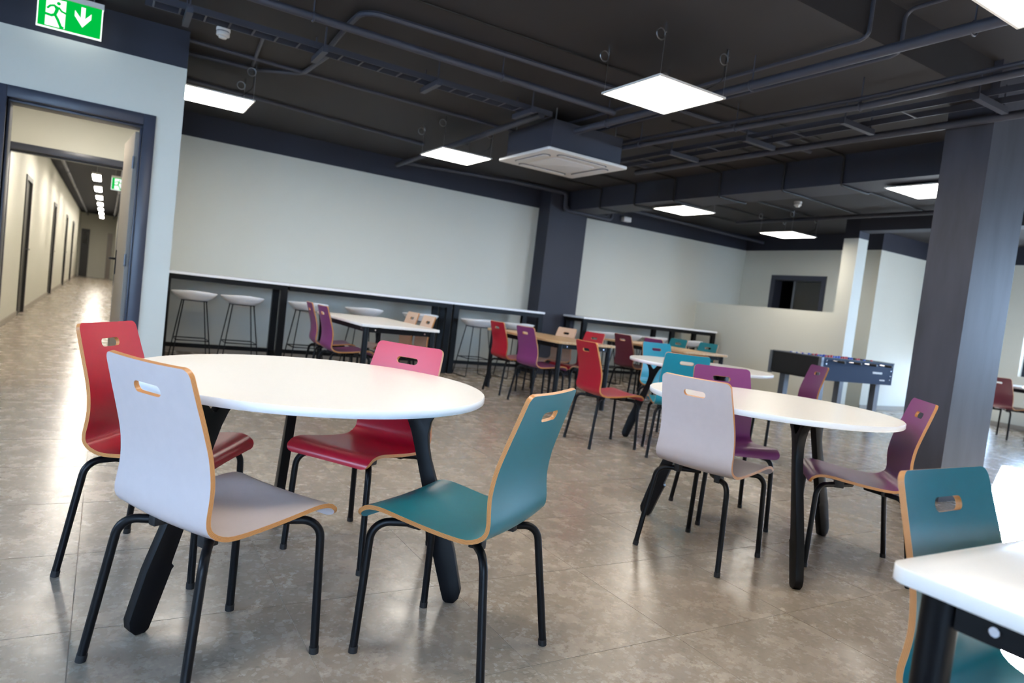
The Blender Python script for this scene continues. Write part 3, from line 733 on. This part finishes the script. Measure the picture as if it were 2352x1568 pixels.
# ------------------------------------------------------------------ ceiling cassette air conditioner
ac = thing('air_conditioner', 'white ceiling cassette air conditioner with dark box body', 'air conditioner', (3.872, 5.856, 2.527))
MB().prism(rrect(-.475, .475, -.475, .475, .03, 4), 0, .028).build('panel', M['plastic'], ac, bevel=.006)
MB().box(-.415, .415, -.415, .415, .028, .30).build('body', M['pipe'], ac)
MB().prism(rrect(-.25, .25, -.25, .25, .05, 4), -.008, 0).build('grille', M['whiteedge'], ac, bevel=.003)
for k in range(4):
    a = k*PI/2; c, s_ = math.cos(a), math.sin(a); R_ = lambda p, q, z: (p*c-q*s_, p*s_+q*c, z)
    v = MB().prism(rrect(-.29, .29, .305, .40, .045, 5), -.004, .001, R_).build('air_slot', M['frame'], ac)
    MB().prism(rrect(-.275, .275, .318, .388, .03, 5), -.010, -.0045, R_).build('louvre', M['plastic'], v)
for x in (-.36, .36):
    for y in (-.36, .36): MB().tube([(x, y, .30), (x, y, CEIL-2.53)], .006, 8).build('rod', M['wire'], ac)

# ------------------------------------------------------------------ smoke detectors, small ceiling boxes
def detector(x, y, z, label):
    t = thing('smoke_detector', label, 'smoke detector', (x, y, z), 0, 'ceiling smoke detectors')
    MB().disc((0, 0), .052, -.022, 0, 28).build('base', M['plastic'], t, bevel=.002)
    MB().disc((0, 0), .046, -.030, -.022, 28).build('gap_ring', M['wire'], t)
    MB().disc((0, 0), .049, -.058, -.030, 28).build('head', M['plastic'], t, bevel=.004)
    MB().disc((0, 0), .030, -.075, -.058, 24).build('sensor', M['plastic'], t, bevel=.004)
detector(.655, 5.98, CEIL, 'white smoke detector near the dark band of the corridor wall')
detector(8.19, 6.33, CEIL, 'small white smoke detector on the ceiling of the far bay')
tag(B(7.62, 7.78, 9.36, 9.45, 2.72, 2.80, 'junction_box', M['plastic'], bevel=.004), 'small pale box high on the dark wall band past the column', 'junction box')
tag(B(XE-.012, XE, 6.99, 7.08, .96, 1.06, 'light_switch', M['plastic'], bevel=.002), 'small white light switch on the end wall beside the white post', 'switch')
tag(B(3.41, 3.49, YF-.012, YF, .35, .43, 'wall_socket', M['plastic'], bevel=.002), 'small white socket on the wall under the bar counter', 'socket')

# ------------------------------------------------------------------ pipes, conduits and trays
def pipe(name, path, r, label, cat='pipe', fillet=.08, hang=(), group='painted pipes and conduits under the ceiling', top=CEIL):
    p0 = path[0]; t = thing(name, label, cat, (0, 0, 0), 0, group)
    MB().tube(path, r, 14 if r > .02 else 8, fillet).build('run', M['rubber' if cat == 'cable' else 'pipe'], t)
    for (x, y, z) in hang:
        MB().tube([(x, y, z+r), (x, y, top if y > RISE else CEIL2)], .005, 6).build('hanger_rod', M['pipe'], t)
        ax = 0 if abs(path[1][0]-path[0][0]) > abs(path[1][1]-path[0][1]) else 1
        q = [(x, y+(r+.004)*math.cos(a), z+(r+.004)*math.sin(a)) if ax == 0 else (x+(r+.004)*math.cos(a), y, z+(r+.004)*math.sin(a)) for a in [2*PI*k/20 for k in range(20)]]
        MB().tube(q, .006, 6, closed=True).build('clamp', M['pipe'], t)
    return t
pipe('ceiling_pipe', [(3.66, 5.36, 2.745), (3.70, -3.2, 2.745)], .030, 'thick insulated pipe running from the air conditioner past the near panel light', hang=((3.675, 3.34, 2.745), (3.69, 1.95, 2.745), (3.665, 4.9, 2.745)))
pipe('ceiling_pipe', [(4.29, 5.80, 2.745), (4.47, 3.0, 2.745), (4.56, 1.9, 2.80), (4.70, .8, 2.98)], .024, 'pipe from the air conditioner curving up towards the higher ceiling', fillet=.8, hang=((4.31, 5.2, 2.745), (4.39, 4.1, 2.745), (4.465, 3.05, 2.745)))
pipe('ceiling_pipe', [(4.29, 5.80, 2.80), (4.47, 3.0, 2.80), (4.56, 1.9, 2.855), (4.70, .8, 3.03)], .016, 'thinner pipe lying on top of the curving pipe', fillet=.8)
pipe('ceiling_conduit', [(3.84, 6.0, 2.925), (3.84, 2.70, 2.925), (3.84, 2.635, 2.94), (3.84, 2.635, 3.195), (3.55, 2.4, 3.195), (3.55, -1., 3.195)], .013, 'thin conduit climbing the slab edge beside the near panel light', fillet=.06)
pipe('ceiling_conduit', [(4.18, 6.0, 2.925), (4.18, 2.70, 2.925), (4.18, 2.635, 2.94), (4.18, 2.635, 3.195), (4.18, 1.9, 3.195), (3.7, 1.5, 3.195)], .013, 'thin conduit climbing the slab edge beyond the thick pipe', fillet=.06)
pipe('ceiling_pipe', [(.46, 4.73, 2.80), (3.62, 4.76, 2.80)], .027, 'thick pipe running across below the ceiling parallel to the cable tray', hang=((1.05, 4.735, 2.80), (2.5, 4.75, 2.80)))
pipe('ceiling_pipe', [(-1.2, 4.70, 2.80), (.46, 4.73, 2.80)], .024, 'pipe continuing towards the corridor wall')
pipe('ceiling_conduit', [(1.40, 5.80, 2.92), (1.36, 5.0, 2.92), (1.36, 4.66, 2.92), (2.2, 4.62, 2.92), (5.9, 4.50, 2.92)], .020, 'conduit bending round and crossing under the ceiling', fillet=.14)
pipe('ceiling_conduit', [(.45, 6.44, 2.925), (1.9, 6.50, 2.925), (5.7, 6.56, 2.925)], .016, 'long conduit crossing above the white rectangular table')
pipe('ceiling_conduit', [(.45, 6.83, 2.925), (1.05, 6.78, 2.925), (1.40, 6.52, 2.925), (1.44, 5.80, 2.925)], .020, 'conduit curving near the smoke detector', fillet=.2)
pipe('ceiling_conduit', [(1.0, 6.70, 2.93), (.92, 5.72, 2.93)], .014, 'short straight conduit near the smoke detector')
pipe('ceiling_conduit', [(.45, 7.76, 2.925), (3.3, 8.16, 2.925)], .018, 'conduit running behind the half hidden panel light')
pipe('ceiling_pipe', [(3.26, 5.35, 2.80), (3.36, 9.2, 2.80)], .030, 'pipe crossing from the cable tray to the far wall')
pipe('ceiling_pipe', [(3.36, 9.08, 2.83), (5.2, 9.05, 2.905), (6.14, 9.05, 2.905), (6.14, 9.05, 2.64), (7.10, 9.05, 2.64), (7.10, 9.05, 2.90)], .026, 'pipe stepping down across the dark wall column', fillet=.06)
pipe('ceiling_pipe', [(5.2, 9.10, 2.90), (6.20, 9.10, 2.90), (6.20, 9.10, 2.69), (7.05, 9.10, 2.69), (7.05, 9.10, 2.90)], .018, 'thinner pipe stepping down beside the other at the wall column', fillet=.05)
pipe('ceiling_conduit', [(1.5, 4.28, 2.935), (5.6, 4.18, 2.935)], .008, 'thin cable fixed straight across the ceiling by the near panel light', 'cable')
pipe('ceiling_conduit', [(4.40, 4.90, 2.935), (6.2, 4.86, 2.935)], .008, 'thin cable fixed across the ceiling before the long beam', 'cable')
pipe('ceiling_conduit', [(4.40, 5.72, 2.935), (6.2, 5.70, 2.935)], .008, 'thin cable fixed across the ceiling near the air conditioner', 'cable')
for i, y in enumerate((4.35, 5.05, 5.95, 6.72, 7.50, 8.28)):
    pipe('beam_cable', [(5.4, y-.03, 2.93), (6.236, y, 2.93), (6.236, y, 2.641), (6.735, y+.01, 2.641), (6.735, y+.01, 2.93), (9.5, y+.12, 2.93)], .012, 'dark cable folded down around the long beam', 'cable', fillet=.03, group='cables folded round the long beam')
def tray(name, a, b, z, w_, label, brackets, rungs, along):
    t = thing(name, label, 'cable tray', (0, 0, 0), 0, 'cable trays')
    u0, u1 = a; c = b
    bx = (lambda p0, p1, q0, q1, z0, z1: (p0, p1, q0, q1, z0, z1)) if along == 'x' else (lambda p0, p1, q0, q1, z0, z1: (q0, q1, p0, p1, z0, z1))
    for s_ in (-1, 1): MB().box(*bx(u0, u1, c+s_*w_/2-.004, c+s_*w_/2+.004, z, z+.045)).build('side_rail', M['pipe'], t)
    u = u0+.05
    while u < u1:
        MB().box(*bx(u-.006, u+.006, c-w_/2+.004, c+w_/2-.004, z, z+.006)).build('rung', M['pipe'], t); u += rungs
    for p in brackets:
        k_ = MB().box(*bx(p-.021, p+.021, c-w_/2-.10, c+w_/2+.10, z-.042, z-.001)).build('strut', M['pipe'], t)
        for s_ in (-1, 1): MB().box(*bx(p-.005, p+.005, c+s_*(w_/2+.07)-.005, c+s_*(w_/2+.07)+.005, z-.001, CEIL)).build('rod', M['pipe'], k_)
    return t
tray('cable_tray', (.10, 3.36), 5.40, 2.80, .14, 'dark ladder cable tray on perforated struts from the corridor wall to the air conditioner', (.36, 1.27, 2.19, 3.10), .16, 'x')
tray('cable_tray', (2.0, 6.6), 4.98, 2.80, .20, 'dark cable tray on struts running beside the long beam', (2.45, 3.4, 4.35, 5.3), .475, 'y')
pipe('ceiling_pipe', [(5.30, 6.4, 2.79), (5.33, 2.0, 2.79)], .030, 'pipe running beside the cable tray next to the long beam')
pipe('ceiling_pipe', [(7.4, 9.0, 2.86), (10.8, 9.0, 2.80)], .026, 'pipe along the far wall above the second bar counter')
pipe('ceiling_pipe', [(9.1, 8.2, 2.88), (9.1, 3.0, 2.88)], .030, 'pipe along the ceiling of the far bay')
for i, x in enumerate((-.85, .17)):
    pipe('hall_pipe', [(x, CY2+.2, 2.80), (x, 36.8, 2.80)], .03, 'dark pipe running along the corridor ceiling', fillet=0, hang=[(x, y, 2.80) for y in (10., 14., 18., 22., 28., 34.)], group='corridor ceiling pipes')
